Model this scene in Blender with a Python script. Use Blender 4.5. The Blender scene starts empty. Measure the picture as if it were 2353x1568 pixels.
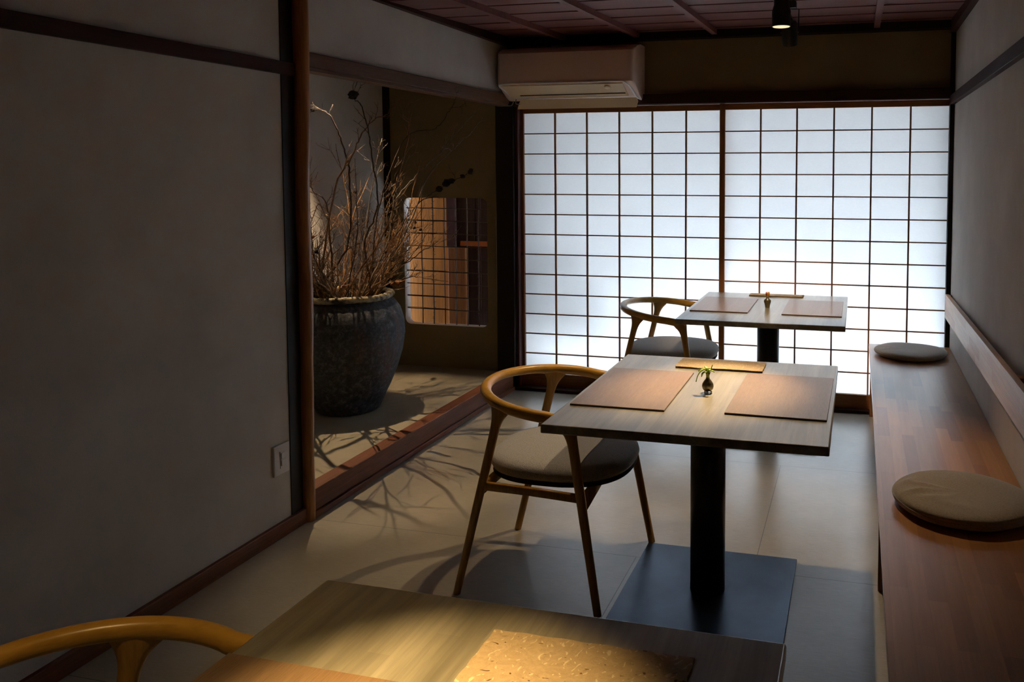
import bpy, bmesh, math, random
from mathutils import Vector, Matrix
from math import sin, cos, pi, radians, exp, sqrt
random.seed(7)
scene = bpy.context.scene
C = scene.collection

# ------------------------------------------------------------------ camera
CAM = Vector((2.2116, -5.3435, 1.5088))
YAW, PITCH, F_PX, SX, SY = 0.25122, -0.06036, 1936.01, 298.39, -277.60
W_PX, H_PX = 2353.0, 1568.0
cd = bpy.data.cameras.new('camera')
cam = bpy.data.objects.new('camera', cd); C.objects.link(cam)
cd.sensor_fit = 'HORIZONTAL'; cd.sensor_width = 36.0
cd.lens = F_PX / W_PX * 36.0
cd.shift_x = -SX / W_PX
cd.shift_y = SY / W_PX
cd.clip_start = 0.05
cam.location = CAM
cam.rotation_mode = 'XYZ'
cam.rotation_euler = (pi / 2 + PITCH, 0.0, YAW)
scene.camera = cam

# ------------------------------------------------------------------ world, exposure
w = bpy.data.worlds.new('world'); scene.world = w; w.use_nodes = True
wn = w.node_tree.nodes; wl = w.node_tree.links
bg = wn['Background']
SKY = 2.6
bg.inputs['Color'].default_value = (0.70, 0.85, 1.0, 1)
bg.inputs['Strength'].default_value = SKY
sun = bpy.data.lights.new('sun', 'SUN'); so = bpy.data.objects.new('sun', sun); C.objects.link(so)
sun.energy = 118.0; sun.angle = radians(2.0); sun.color = (0.97, 0.97, 1.0)
so.rotation_euler = Vector((-0.50, -0.48, -0.80)).to_track_quat('-Z', 'Y').to_euler()
scene.view_settings.view_transform = 'Standard'
scene.view_settings.look = 'None'
scene.view_settings.exposure = 0.0
scene.view_settings.gamma = 1.0
scene.view_settings.use_curve_mapping = False
scene.cycles.use_denoising = True
scene.cycles.max_bounces = 8
scene.cycles.diffuse_bounces = 5
scene.cycles.transmission_bounces = 6
scene.cycles.caustics_reflective = False
scene.cycles.caustics_refractive = False
scene.cycles.sample_clamp_indirect = 0.0
WARM = (1.0, 0.72, 0.42)

# ------------------------------------------------------------------ materials
def mat(name):
    m = bpy.data.materials.new(name); m.use_nodes = True
    nt = m.node_tree
    return m, nt, nt.nodes['Principled BSDF']
def N(nt, kind, **kw):
    n = nt.nodes.new(kind)
    for k, v in kw.items():
        if k in n.inputs.keys() if hasattr(n.inputs, 'keys') else False: n.inputs[k].default_value = v
        else: setattr(n, k, v)
    return n
def coords(nt, scale=(1, 1, 1), loc=(0, 0, 0), rot=(0, 0, 0)):
    tc = nt.nodes.new('ShaderNodeTexCoord'); mp = nt.nodes.new('ShaderNodeMapping')
    mp.inputs['Scale'].default_value = scale; mp.inputs['Location'].default_value = loc
    mp.inputs['Rotation'].default_value = rot
    nt.links.new(tc.outputs['Object'], mp.inputs['Vector'])
    return mp.outputs['Vector']
def noise(nt, vec, scale, detail=4.0, rough=0.55, dist=0.0):
    n = nt.nodes.new('ShaderNodeTexNoise')
    n.inputs['Scale'].default_value = scale; n.inputs['Detail'].default_value = detail
    n.inputs['Roughness'].default_value = rough; n.inputs['Distortion'].default_value = dist
    nt.links.new(vec, n.inputs['Vector'])
    return n.outputs['Fac']
def ramp(nt, fac, stops):
    r = nt.nodes.new('ShaderNodeValToRGB'); e = r.color_ramp.elements
    while len(e) < len(stops): e.new(0.5)
    for i, (p, c) in enumerate(stops):
        e[i].position = p; e[i].color = (c[0], c[1], c[2], 1) if not isinstance(c, (int, float)) else (c, c, c, 1)
    nt.links.new(fac, r.inputs['Fac'])
    return r.outputs['Color']
def mixc(nt, fac, a, b, mode='MIX'):
    m = nt.nodes.new('ShaderNodeMix'); m.data_type = 'RGBA'; m.blend_type = mode
    for sock, v in ((m.inputs[0], fac), (m.inputs[6], a), (m.inputs[7], b)):
        if hasattr(v, 'is_output') or isinstance(v, bpy.types.NodeSocket): nt.links.new(v, sock)
        elif isinstance(v, (int, float)): sock.default_value = v
        else: sock.default_value = (v[0], v[1], v[2], 1)
    return m.outputs[2]
def bump(nt, b, fac, strength=0.2, dist=0.01):
    n = nt.nodes.new('ShaderNodeBump'); n.inputs['Strength'].default_value = strength
    n.inputs['Distance'].default_value = dist
    nt.links.new(fac, n.inputs['Height']); nt.links.new(n.outputs['Normal'], b.inputs['Normal'])
def plain(name, col, rough=0.5, metal=0.0, nscale=None, amt=0.15, bmp=0.0, spec=0.5):
    m, nt, b = mat(name)
    b.inputs['Roughness'].default_value = rough; b.inputs['Metallic'].default_value = metal
    b.inputs['Specular IOR Level'].default_value = spec
    v = coords(nt); f = noise(nt, v, nscale or 12.0)
    lo = tuple(c * (1 - amt) for c in col); hi = tuple(min(1, c * (1 + amt)) for c in col)
    nt.links.new(ramp(nt, f, [(0.3, lo), (0.7, hi)]), b.inputs['Base Color'])
    if bmp: bump(nt, b, f, bmp)
    return m
def wood(name, dark, light, axis='y', rough=0.45, scale=1.0, spec=0.5, fine=60.0):
    m, nt, b = mat(name)
    k = {'x': (0.06, 1, 1), 'y': (1, 0.06, 1), 'z': (1, 1, 0.06), 'h': (0.15, 0.15, 0.6)}[axis]
    v = coords(nt, k)
    f1 = noise(nt, v, 14.0 * scale, 4, 0.6, 0.6); f2 = noise(nt, v, fine * scale * 2.2, 3, 0.7)
    c1 = ramp(nt, f1, [(0.28, dark), (0.72, light)])
    c2 = ramp(nt, f2, [(0.35, (0.72, 0.72, 0.72)), (0.6, (1, 1, 1))])
    nt.links.new(mixc(nt, 1.0, c1, c2, 'MULTIPLY'), b.inputs['Base Color'])
    b.inputs['Roughness'].default_value = rough; b.inputs['Specular IOR Level'].default_value = spec
    bump(nt, b, f2, 0.08, 0.002)
    return m
def staves(name, cols, rough, w_len=0.34, h_row=0.05, spec=0.5, grain='y', streak=0.35, axes='xy', bias=0.0):
    """laminated staves: rows run along y; axes says which object axes span the face"""
    m, nt, b = mat(name)
    tc = nt.nodes.new('ShaderNodeTexCoord'); sp = nt.nodes.new('ShaderNodeSeparateXYZ')
    cb = nt.nodes.new('ShaderNodeCombineXYZ')
    nt.links.new(tc.outputs['Object'], sp.inputs[0])
    ax = {'x': 0, 'y': 1, 'z': 2}
    nt.links.new(sp.outputs['Y'], cb.inputs['X'])
    add = nt.nodes.new('ShaderNodeMath'); add.operation = 'ADD'
    nt.links.new(sp.outputs['X'], add.inputs[0]); nt.links.new(sp.outputs['Z'], add.inputs[1])
    nt.links.new(add.outputs[0], cb.inputs['Y'])
    br = nt.nodes.new('ShaderNodeTexBrick')
    nt.links.new(cb.outputs[0], br.inputs['Vector'])
    br.offset = 0.37; br.offset_frequency = 2; br.squash = 0.8; br.squash_frequency = 3
    br.inputs['Scale'].default_value = 1.0
    br.inputs['Mortar Size'].default_value = 0.00022; br.inputs['Mortar Smooth'].default_value = 0.2
    br.inputs['Bias'].default_value = bias
    br.inputs['Brick Width'].default_value = w_len; br.inputs['Row Height'].default_value = h_row
    br.inputs['Color1'].default_value = (*cols[0], 1); br.inputs['Color2'].default_value = (*cols[1], 1)
    br.inputs['Mortar'].default_value = (*[c * 0.88 for c in cols[0]], 1)
    v = coords(nt, (1, 0.05, 1))
    f = noise(nt, v, 55.0, 4, 0.7, 0.3); f0 = noise(nt, v, 12.0, 3, 0.6, 0.8)
    g = ramp(nt, f, [(0.3, (1 - streak,) * 3), (0.62, (1, 1, 1))])
    g2 = ramp(nt, f0, [(0.35, (1 - streak * 0.8,) * 3), (0.6, (1, 1, 1))])
    c = mixc(nt, 1.0, br.outputs['Color'], g, 'MULTIPLY'); c = mixc(nt, 1.0, c, g2, 'MULTIPLY')
    nt.links.new(c, b.inputs['Base Color'])
    b.inputs['Roughness'].default_value = rough; b.inputs['Specular IOR Level'].default_value = spec
    bump(nt, b, f, 0.012, 0.0005)
    return m
def plaster(name, col, rough=0.92):
    m, nt, b = mat(name)
    v = coords(nt); f = noise(nt, v, 3.0, 5, 0.6); f2 = noise(nt, v, 170.0, 3, 0.6)
    lo = tuple(c * 0.88 for c in col); hi = tuple(c * 1.08 for c in col)
    nt.links.new(ramp(nt, f, [(0.3, lo), (0.7, hi)]), b.inputs['Base Color'])
    b.inputs['Roughness'].default_value = rough; b.inputs['Specular IOR Level'].default_value = 0.15
    bump(nt, b, f2, 0.35, 0.003)
    return m

M = {}
M['plaster'] = plaster('grey_plaster', (0.60, 0.57, 0.535))
M['plaster_shaded'] = plaster('shaded_plaster', (0.27, 0.21, 0.115))  # same plaster as the grey; lack of window light put into the colour
M['dark_wood'] = wood('dark_stained_wood', (0.030, 0.009, 0.006), (0.075, 0.024, 0.015), 'y', 0.6, spec=0.2)
M['beam_wood'] = wood('brown_beam_wood', (0.085, 0.038, 0.018), (0.17, 0.080, 0.042), 'y', 0.5, spec=0.3)
M['dark_wood_x'] = wood('dark_stained_wood_across', (0.030, 0.010, 0.006), (0.065, 0.022, 0.014), 'x', 0.55, spec=0.25)
M['black_wood'] = wood('near_black_wood', (0.008, 0.004, 0.004), (0.018, 0.008, 0.006), 'z', 0.5, spec=0.3)
M['sill_wood'] = wood('reddish_sill_wood', (0.12, 0.040, 0.020), (0.27, 0.100, 0.055), 'y', 0.5, spec=0.25)
M['log_wood'] = wood('polished_log', (0.30, 0.115, 0.032), (0.52, 0.23, 0.075), 'z', 0.35)
M['shoji_wood'] = wood('shoji_cedar', (0.26, 0.095, 0.026), (0.46, 0.19, 0.06), 'z', 0.5)
M['shoji_wood_x'] = wood('shoji_cedar_across', (0.24, 0.088, 0.025), (0.42, 0.17, 0.055), 'x', 0.5)
M['chair_wood'] = wood('oiled_oak', (0.36, 0.175, 0.030), (0.56, 0.30, 0.060), 'z', 0.29, 0.7)
M['hoop_wood'] = wood('oiled_oak_hoop', (0.54, 0.29, 0.045), (0.66, 0.375, 0.070), 'h', 0.285, 0.6)
M['veneer'] = wood('placemat_veneer', (0.205, 0.125, 0.064), (0.27, 0.172, 0.092), 'y', 0.30, 2.6, spec=0.75)
M['mat_edge'] = plain('placemat_dark_edge', (0.05, 0.015, 0.01), 0.5)
M['table_top'] = staves('grey_stained_laminate', ((0.275, 0.247, 0.178), (0.355, 0.322, 0.235)), 0.285, 0.62, 0.042, spec=0.85, streak=0.38)
_b = M['table_top'].node_tree.nodes['Principled BSDF']; _b.inputs['Coat Weight'].default_value = 0.5; _b.inputs['Coat Roughness'].default_value = 0.28
M['table_edge'] = staves('grey_stained_edge', ((0.17, 0.135, 0.08), (0.25, 0.20, 0.13)), 0.5, 0.3, 0.05)
M['bench_top'] = staves('bench_laminate', ((0.25, 0.100, 0.028), (0.46, 0.225, 0.078)), 0.29, 0.42, 0.046, streak=0.2)
_b = M['bench_top'].node_tree.nodes['Principled BSDF']; _b.inputs['Coat Weight'].default_value = 0.45; _b.inputs['Coat Roughness'].default_value = 0.28
M['bench_side'] = wood('bench_end_grain', (0.22, 0.085, 0.03), (0.38, 0.17, 0.07), 'z', 0.5)
M['rail_laminate'] = staves('backrest_laminate', ((0.82, 0.50, 0.31), (0.97, 0.70, 0.48)), 0.42, 0.36, 0.045, streak=0.15)
M['steel'] = plain('blackened_steel', (0.075, 0.105, 0.150), 0.29, 0.85, 5.0, 0.2)
M['column'] = plain('black_column', (0.012, 0.012, 0.014), 0.38, 0.3, 8.0, 0.1)
M['black_metal'] = plain('black_lamp_metal', (0.006, 0.006, 0.006), 0.42, 0.2)
M['grey_metal'] = plain('grey_lamp_plastic', (0.05, 0.055, 0.065), 0.4)
M['felt'] = plain('grey_felt', (0.37, 0.365, 0.365), 0.95, 0, 260.0, 0.28, 0.25, spec=0.1)
M['under'] = plain('black_underlay', (0.012, 0.012, 0.012), 0.9)
M['cushion'] = plain('taupe_linen', (0.28, 0.235, 0.185), 0.85, 0, 190.0, 0.18, 0.2, spec=0.15)
M['ac_white'] = plain('off_white_plastic', (0.82, 0.64, 0.54), 0.45, 0, 3.0, 0.03)
M['ac_rim'] = plain('pale_plastic_rim', (0.92, 0.90, 0.86), 0.3, 0.3, 3.0, 0.02)
M['ac_inner'] = plain('inner_beige_plastic', (0.82, 0.68, 0.46), 0.5, 0, 3.0, 0.03)
M['switch'] = plain('white_switch_plastic', (0.72, 0.69, 0.68), 0.35, 0, 3.0, 0.02)
M['switch_gap'] = plain('dark_gap', (0.04, 0.03, 0.025), 0.6)
M['twig'] = plain('dry_twig_bark', (0.20, 0.10, 0.034), 0.6, 0, 60.0, 0.45, 0.3)
M['twig_dark'] = plain('dark_twig_bark', (0.055, 0.030, 0.018), 0.7, 0, 60.0, 0.4, 0.3)
M['twig_grey'] = plain('grey_twig_bark', (0.16, 0.125, 0.10), 0.7, 0, 60.0, 0.35, 0.3)
M['pod'] = plain('dark_seed_pod', (0.018, 0.012, 0.010), 0.8, 0, 60.0, 0.3, 0.5)
M['dry_leaf'] = plain('curled_dry_leaf', (0.30, 0.11, 0.04), 0.7, 0, 30.0, 0.4, 0.4)
M['bamboo'] = plain('lattice_cane', (0.10, 0.055, 0.03), 0.45, 0, 50.0, 0.3, 0.2)
M['reveal'] = plain('daylit_reveal', (0.88, 0.88, 0.87), 0.9, 0, 40.0, 0.05)  # daylight on the window reveal is put into this near-white colour
M['vase'] = plain('bronze_vase', (0.20, 0.17, 0.10), 0.29, 0.7, 30.0, 0.25)
M['leaf'] = plain('fresh_green_leaf', (0.30, 0.46, 0.02), 0.45, 0, 40.0, 0.3)
M['petal'] = plain('yellow_orange_petal', (0.75, 0.36, 0.03), 0.5, 0, 60.0, 0.3)
M['petal_red'] = plain('red_petal', (0.5, 0.06, 0.02), 0.5, 0, 60.0, 0.3)
M['pipe'] = plain('grey_drain_pipe', (0.30, 0.28, 0.25), 0.5)
M['added_ground'] = plain('pale_bounce_ground', (0.50, 0.54, 0.57), 0.95, 0, 40.0, 0.15)
M['added_garden_wall'] = plaster('added_grey_wall', (0.26, 0.27, 0.28))
M['eave'] = wood('added_eave_boards', (0.10, 0.07, 0.05), (0.2, 0.14, 0.10), 'x', 0.7)
M['plywood'] = wood('orange_plywood', (0.58, 0.195, 0.020), (0.78, 0.30, 0.040), 'z', 0.6, 0.35)
M['red_post'] = wood('purple_brown_post', (0.085, 0.024, 0.024), (0.14, 0.045, 0.042), 'z', 0.5)
M['amber_post'] = wood('amber_post', (0.34, 0.105, 0.02), (0.50, 0.19, 0.04), 'z', 0.5)
M['umber'] = wood('umber_boards', (0.05, 0.02, 0.014), (0.12, 0.055, 0.04), 'z', 0.6)
M['orange_strip'] = plain('orange_painted_strip', (0.62, 0.14, 0.02), 0.5)
M['garden_metal'] = plain('garden_chair_metal', (0.06, 0.06, 0.06), 0.6)

for _k in ('felt', 'cushion'):
    _b = M[_k].node_tree.nodes['Principled BSDF']; _b.inputs['Sheen Weight'].default_value = 0.6; _b.inputs['Sheen Roughness'].default_value = 0.4
# shoji paper: real translucent sheet lit from the garden
m, nt, b = mat('shoji_paper'); M['paper'] = m
nt.nodes.remove(b)
out = nt.nodes['Material Output']
tr = nt.nodes.new('ShaderNodeBsdfTranslucent'); df = nt.nodes.new('ShaderNodeBsdfDiffuse'); mx = nt.nodes.new('ShaderNodeMixShader')
f = noise(nt, coords(nt, (1, 1, 3)), 60.0, 4, 0.7)
nt.links.new(ramp(nt, f, [(0.3, (0.86, 0.89, 0.91)), (0.7, (0.93, 0.95, 0.96))]), tr.inputs['Color'])
df.inputs['Color'].default_value = (0.72, 0.72, 0.70, 1)
mx.inputs[0].default_value = 0.38
nt.links.new(tr.outputs[0], mx.inputs[1]); nt.links.new(df.outputs[0], mx.inputs[2]); nt.links.new(mx.outputs[0], out.inputs[0])

# floor: large hardboard sheets with thin joints and scuffs
m, nt, b = mat('floor_boards'); M['floor'] = m
v = coords(nt, (1, 1, 1), (-0.03, 0.0, 0))
tc = nt.nodes.new('ShaderNodeTexCoord'); mp = nt.nodes.new('ShaderNodeMapping')
mp.inputs['Location'].default_value = (-1.395 + 8.19, 3.415 + 1.165 * 9, 0)
nt.links.new(tc.outputs['Object'], mp.inputs['Vector'])
br = nt.nodes.new('ShaderNodeTexBrick'); nt.links.new(mp.outputs[0], br.inputs['Vector'])
br.offset = 0.8333; br.offset_frequency = 2; br.squash = 1.0
for k, val in (('Scale', 1.0), ('Mortar Size', 0.0016), ('Mortar Smooth', 0.3), ('Bias', 0.0), ('Brick Width', 2.73), ('Row Height', 1.165)):
    br.inputs[k].default_value = val
br.inputs['Color1'].default_value = (0.40, 0.365, 0.29, 1); br.inputs['Color2'].default_value = (0.43, 0.395, 0.315, 1)
br.inputs['Mortar'].default_value = (0.07, 0.055, 0.04, 1)
v1 = coords(nt); v2 = coords(nt, (0.16, 3.0, 1))
f1 = noise(nt, v1, 5.0, 5, 0.65); f2 = noise(nt, v2, 120.0, 3, 0.6); f3 = noise(nt, coords(nt, (0.5, 1.2, 1)), 14.0, 6, 0.75)
c = mixc(nt, 1.0, br.outputs['Color'], ramp(nt, f1, [(0.3, (0.84,) * 3), (0.7, (1.05,) * 3)]), 'MULTIPLY')
c = mixc(nt, 1.0, c, ramp(nt, f3, [(0.26, (0.55,) * 3), (0.33, (1,) * 3)]), 'MULTIPLY')
c = mixc(nt, 1.0, c, ramp(nt, f2, [(0.30, (0.76,) * 3), (0.68, (1.06,) * 3)]), 'MULTIPLY')
nt.links.new(c, b.inputs['Base Color'])
b.inputs['Roughness'].default_value = 0.285
b.inputs['Specular IOR Level'].default_value = 0.8
b.inputs['Coat Weight'].default_value = 0.7; b.inputs['Coat Roughness'].default_value = 0.28
bump(nt, b, f2, 0.05, 0.002)
# alcove floor sheet, same tone but matte
M['alcove_floor'] = plain('alcove_floor_sheet', (0.34, 0.30, 0.22), 0.55, 0, 7.0, 0.08)

# ceiling boards, reddish
m, nt, b = mat('ceiling_boards'); M['ceiling'] = m
f = noise(nt, coords(nt, (0.05, 1, 1)), 40.0, 5, 0.7, 0.4); g = noise(nt, coords(nt, (0.3, 1, 1)), 3.0)
c = ramp(nt, f, [(0.25, (0.15, 0.052, 0.048)), (0.75, (0.29, 0.12, 0.11))])
c = mixc(nt, 1.0, c, ramp(nt, g, [(0.3, (0.75,) * 3), (0.7, (1.1,) * 3)]), 'MULTIPLY')
nt.links.new(c, b.inputs['Base Color']); b.inputs['Roughness'].default_value = 0.42

# handmade paper
m, nt, b = mat('handmade_paper'); M['washi'] = m
f = noise(nt, coords(nt, (1, 1, 1)), 45.0, 6, 0.75, 1.5); g = noise(nt, coords(nt, (1, 2.2, 1)), 26.0, 2, 0.4, 3.0)
c = ramp(nt, f, [(0.3, (0.27, 0.195, 0.105)), (0.7, (0.40, 0.295, 0.170))])
c = mixc(nt, 1.0, c, ramp(nt, g, [(0.28, (0.25, 0.18, 0.12)), (0.315, (1,) * 3)]), 'MULTIPLY')
h = noise(nt, coords(nt, (1.6, 1, 1), (3, 1, 0)), 22.0, 2, 0.4, 3.5)
c = mixc(nt, ramp(nt, h, [(0.63, 0.0), (0.66, 0.7)]), c, (0.56, 0.46, 0.30))
nt.links.new(c, b.inputs['Base Color']); b.inputs['Roughness'].default_value = 0.85
bump(nt, b, f, 0.5, 0.002)

# pot glaze
m, nt, b = mat('pot_glaze'); M['pot'] = m
v = coords(nt); f = noise(nt, v, 34.0, 8, 0.8); g = noise(nt, coords(nt, (1, 1, 0.28)), 5.0, 4, 0.6, 0.8); h = noise(nt, v, 7.0, 3)
c = ramp(nt, f, [(0.34, (0.008, 0.009, 0.012)), (0.50, (0.038, 0.044, 0.058)), (0.64, (0.15, 0.16, 0.18)), (0.74, (0.30, 0.29, 0.27))])
c = mixc(nt, ramp(nt, g, [(0.60, 0.0), (0.70, 0.55)]), c, (0.12, 0.048, 0.024))
c = mixc(nt, ramp(nt, h, [(0.60, 0.0), (0.72, 0.5)]), c, (0.08, 0.10, 0.15))
nt.links.new(c, b.inputs['Base Color']); b.inputs['Roughness'].default_value = 0.6
bump(nt, b, f, 0.5, 0.006)
m, nt, b = mat('pot_rim_glaze'); M['pot_rim'] = m
f = noise(nt, coords(nt), 16.0, 5, 0.7)
nt.links.new(ramp(nt, f, [(0.42, (0.03, 0.028, 0.026)), (0.56, (0.42, 0.34, 0.20))]), b.inputs['Base Color'])
b.inputs['Roughness'].default_value = 0.45; bump(nt, b, f, 0.4, 0.006)

def emit(name, col, s):
    m, nt, b = mat(name)
    b.inputs['Base Color'].default_value = (0.8, 0.7, 0.5, 1)
    b.inputs['Emission Color'].default_value = (*col, 1); b.inputs['Emission Strength'].default_value = s
    return m
M['lens'] = emit('lit_lamp_lens', (1.0, 0.76, 0.42), 1.0)

# ------------------------------------------------------------------ mesh builders
class MB:
    def __init__(s): s.v = []; s.f = []
    def box(s, x0, x1, y0, y1, z0, z1):
        n = len(s.v)
        s.v += [(x, y, z) for z in (z0, z1) for x, y in ((x0, y0), (x1, y0), (x1, y1), (x0, y1))]
        s.f += [tuple(n + i for i in q) for q in ((3, 2, 1, 0), (4, 5, 6, 7), (0, 1, 5, 4), (1, 2, 6, 5), (2, 3, 7, 6), (3, 0, 4, 7))]
        return s
    def ring(s, pts):
        n = len(s.v); s.v += [tuple(p) for p in pts]; return list(range(n, n + len(pts)))
    def skin(s, rings, close=True, cap=True):
        for a, b in zip(rings, rings[1:]):
            k = len(a)
            for i in range(k if close else k - 1):
                j = (i + 1) % k
                s.f.append((a[i], a[j], b[j], b[i]))
        if cap:
            s.f.append(tuple(reversed(rings[0]))); s.f.append(tuple(rings[-1]))
        return s
    def lathe(s, prof, n=40, c=(0, 0, 0), cap=True):
        rs = [s.ring([(c[0] + r * cos(2 * pi * i / n), c[1] + r * sin(2 * pi * i / n), c[2] + z) for i in range(n)]) for r, z in prof]
        return s.skin(rs, True, cap)
    def sweep(s, path, radii, n=12, ref=None, power=2.0, cap=True):
        """tube along a path; radii: float or (a, b) per point, a along ref"""
        P = [Vector(p) for p in path]; rs = []
        prev = None
        for i, p in enumerate(P):
            t = (P[min(i + 1, len(P) - 1)] - P[max(i - 1, 0)]).normalized()
            if ref is not None:
                rv = Vector(ref[i] if isinstance(ref, list) else ref)
            elif prev is None:
                rv = Vector((0, 0, 1)) if abs(t.z) < 0.9 else Vector((1, 0, 0))
            else: rv = prev
            u = (rv - t * rv.dot(t)).normalized(); prev = u
            v = t.cross(u)
            r = radii[i] if isinstance(radii, (list, tuple)) else radii
            a, b2 = r if isinstance(r, (list, tuple)) else (r, r)
            pts = []
            for k in range(n):
                th = 2 * pi * k / n
                cx, sx = cos(th), sin(th)
                e = 2.0 / power
                pts.append(p + u * a * math.copysign(abs(cx) ** e, cx) + v * b2 * math.copysign(abs(sx) ** e, sx))
            rs.append(s.ring(pts))
        return s.skin(rs, True, cap)
    def prism(s, poly, axis, a0, a1):
        """poly: 2D points, extruded along axis"""
        def P(p, a):
            return {'x': (a, p[0], p[1]), 'y': (p[0], a, p[1]), 'z': (p[0], p[1], a)}[axis]
        r0 = s.ring([P(p, a0) for p in poly]); r1 = s.ring([P(p, a1) for p in poly])
        return s.skin([r0, r1])
    def build(s, name, m, parent=None, smooth=False, bevel=0.0, seg=2, loc=None):
        me = bpy.data.meshes.new(name); me.from_pydata(s.v, [], s.f)
        bm = bmesh.new(); bm.from_mesh(me); bmesh.ops.recalc_face_normals(bm, faces=bm.faces); bm.to_mesh(me); bm.free()
        me.materials.append(M[m])
        o = bpy.data.objects.new(name, me); C.objects.link(o)
        if parent: o.parent = parent
        if loc: o.location = loc
        if smooth:
            for p in me.polygons: p.use_smooth = True
        if bevel:
            md = o.modifiers.new('bevel', 'BEVEL'); md.width = bevel; md.segments = seg; md.limit_method = 'ANGLE'; md.angle_limit = radians(40)
            for p in me.polygons: p.use_smooth = True
            try: me.set_sharp_from_angle(angle=radians(40))
            except Exception: pass
        return o
def smooth_by_angle(o, a=40):
    for p in o.data.polygons: p.use_smooth = True
    o.data.set_sharp_from_angle(angle=radians(a))
def empty(name, loc, label=None, cat=None, group=None, rz=0):
    o = bpy.data.objects.new(name, None); C.objects.link(o)
    o.location = loc; o.rotation_euler = (0, 0, rz); o.empty_display_size = 0.05
    return tag(o, label, cat, group)
def tag(o, label=None, cat=None, group=None, kind=None):
    if label: o['label'] = label
    if cat: o['category'] = cat
    if group: o['group'] = group
    if kind: o['kind'] = kind
    return o
def st(o): o['kind'] = 'structure'; return o
def copy_tree(o, parent=None):
    c = o.copy(); C.objects.link(c)
    if parent: c.parent = parent
    for ch in [x for x in o.children]: copy_tree(ch, c)
    return c
def box(name, m, x0, x1, y0, y1, z0, z1, parent=None, bevel=0.0):
    return MB().box(x0, x1, y0, y1, z0, z1).build(name, m, parent, bevel=bevel)
def catmull(pts, n=8):
    P = [Vector(p) for p in pts]; P = [P[0] * 2 - P[1]] + P + [P[-1] * 2 - P[-2]]; o = []
    for i in range(1, len(P) - 2):
        for k in range(n):
            t = k / n; a, b, c_, d = P[i - 1], P[i], P[i + 1], P[i + 2]
            o.append(0.5 * ((2 * b) + (c_ - a) * t + (2 * a - 5 * b + 4 * c_ - d) * t * t + (3 * b - a - 3 * c_ + d) * t ** 3))
    o.append(P[-2]); return o

# ------------------------------------------------------------------ the room
XL, XR, YB = -0.07, 2.757, -7.2
CZ = lambda y: 2.385 + 0.03 * y          # the ceiling falls slightly towards the camera
st(box('floor', 'floor', XL - 0.1, XR, YB, 0.06, -0.05, 0.0))
cb = MB()
y = 0.12; bw = 0.285
while y > YB:
    y1 = y - bw + 0.007
    za, zb_ = CZ(y) , CZ(y1) + 0.008
    n = len(cb.v)
    x0, x1 = XL - 0.1, XR + 0.1
    cb.v += [(x0, y1, zb_ - 0.012), (x1, y1, zb_ - 0.012), (x1, y, za), (x0, y, za), (x0, y1, zb_ + 0.02), (x1, y1, zb_ + 0.02), (x1, y, za + 0.03), (x0, y, za + 0.03)]
    cb.f += [tuple(n + i for i in q) for q in ((3, 2, 1, 0), (4, 5, 6, 7), (0, 1, 5, 4), (1, 2, 6, 5), (2, 3, 7, 6), (3, 0, 4, 7))]
    y -= bw
cb.box(XL - 0.2, XR + 0.2, YB - 0.1, 0.3, 2.45, 2.50)
st(cb.build('ceiling', 'ceiling'))
# ceiling battens, parallel to the side walls
for k, bx in enumerate((-0.15 + 0.49, 0.83, 1.33, 1.82, 2.305)):
    b_ = MB(); n = len(b_.v)
    y0, y1 = YB, 0.0
    za, zb_ = CZ(y0) - 0.034, CZ(y1) - 0.034
    b_.v += [(bx - .017, y0, za), (bx + .017, y0, za), (bx + .017, y1, zb_), (bx - .017, y1, zb_), (bx - .017, y0, za + .035), (bx + .017, y0, za + .035), (bx + .017, y1, zb_ + .035), (bx - .017, y1, zb_ + .035)]
    b_.f += [(3, 2, 1, 0), (4, 5, 6, 7), (0, 1, 5, 4), (1, 2, 6, 5), (2, 3, 7, 6), (3, 0, 4, 7)]
    st(b_.build('trim_%d' % (k + 1), 'ceiling'))
# right wall
st(box('wall_right', 'plaster', XR, XR + 0.1, YB, 0.14, 0, 2.45))
st(box('trim_6', 'dark_wood', XR - 0.028, XR, -5.0, -0.02, 1.892, 1.945, bevel=0.002))
st(box('trim_7', 'dark_wood', XR - 0.035, XR, YB, 0.0, 2.315, 2.40))
st(box('baseboard_right', 'dark_wood', XR - 0.012, XR, YB, -0.03, 0, 0.06))
# left wall: panel nearer than the log post, and the band above the alcove
lw = MB().box(XL - 0.12, XL, YB, -2.31, 0, 2.45).box(XL - 0.12, XL, -2.31, 0.0, 1.985, 2.45)
st(lw.build('wall_left', 'plaster'))
st(box('trim_8', 'dark_wood', XL, -0.050, YB, -2.285, 1.895, 1.946, bevel=0.002))
st(box('trim_9', 'beam_wood', XL - 0.06, -0.045, -2.24, -0.10, 1.943, 2.004, bevel=0.003))
st(box('trim_10', 'beam_wood', XL - 0.06, -0.052, -2.24, -0.10, 1.928, 1.943, bevel=0.002))
st(box('trim_11', 'dark_wood', XL, XL + 0.035, YB, 0.0, 2.322, 2.40))
st(box('baseboard_left', 'sill_wood', XL, -0.050, YB, -2.29, 0, 0.062, bevel=0.003))
st(box('wall_behind', 'plaster', XL - 0.1, XR + 0.1, YB - 0.1, YB, 0, 2.45))
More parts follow.
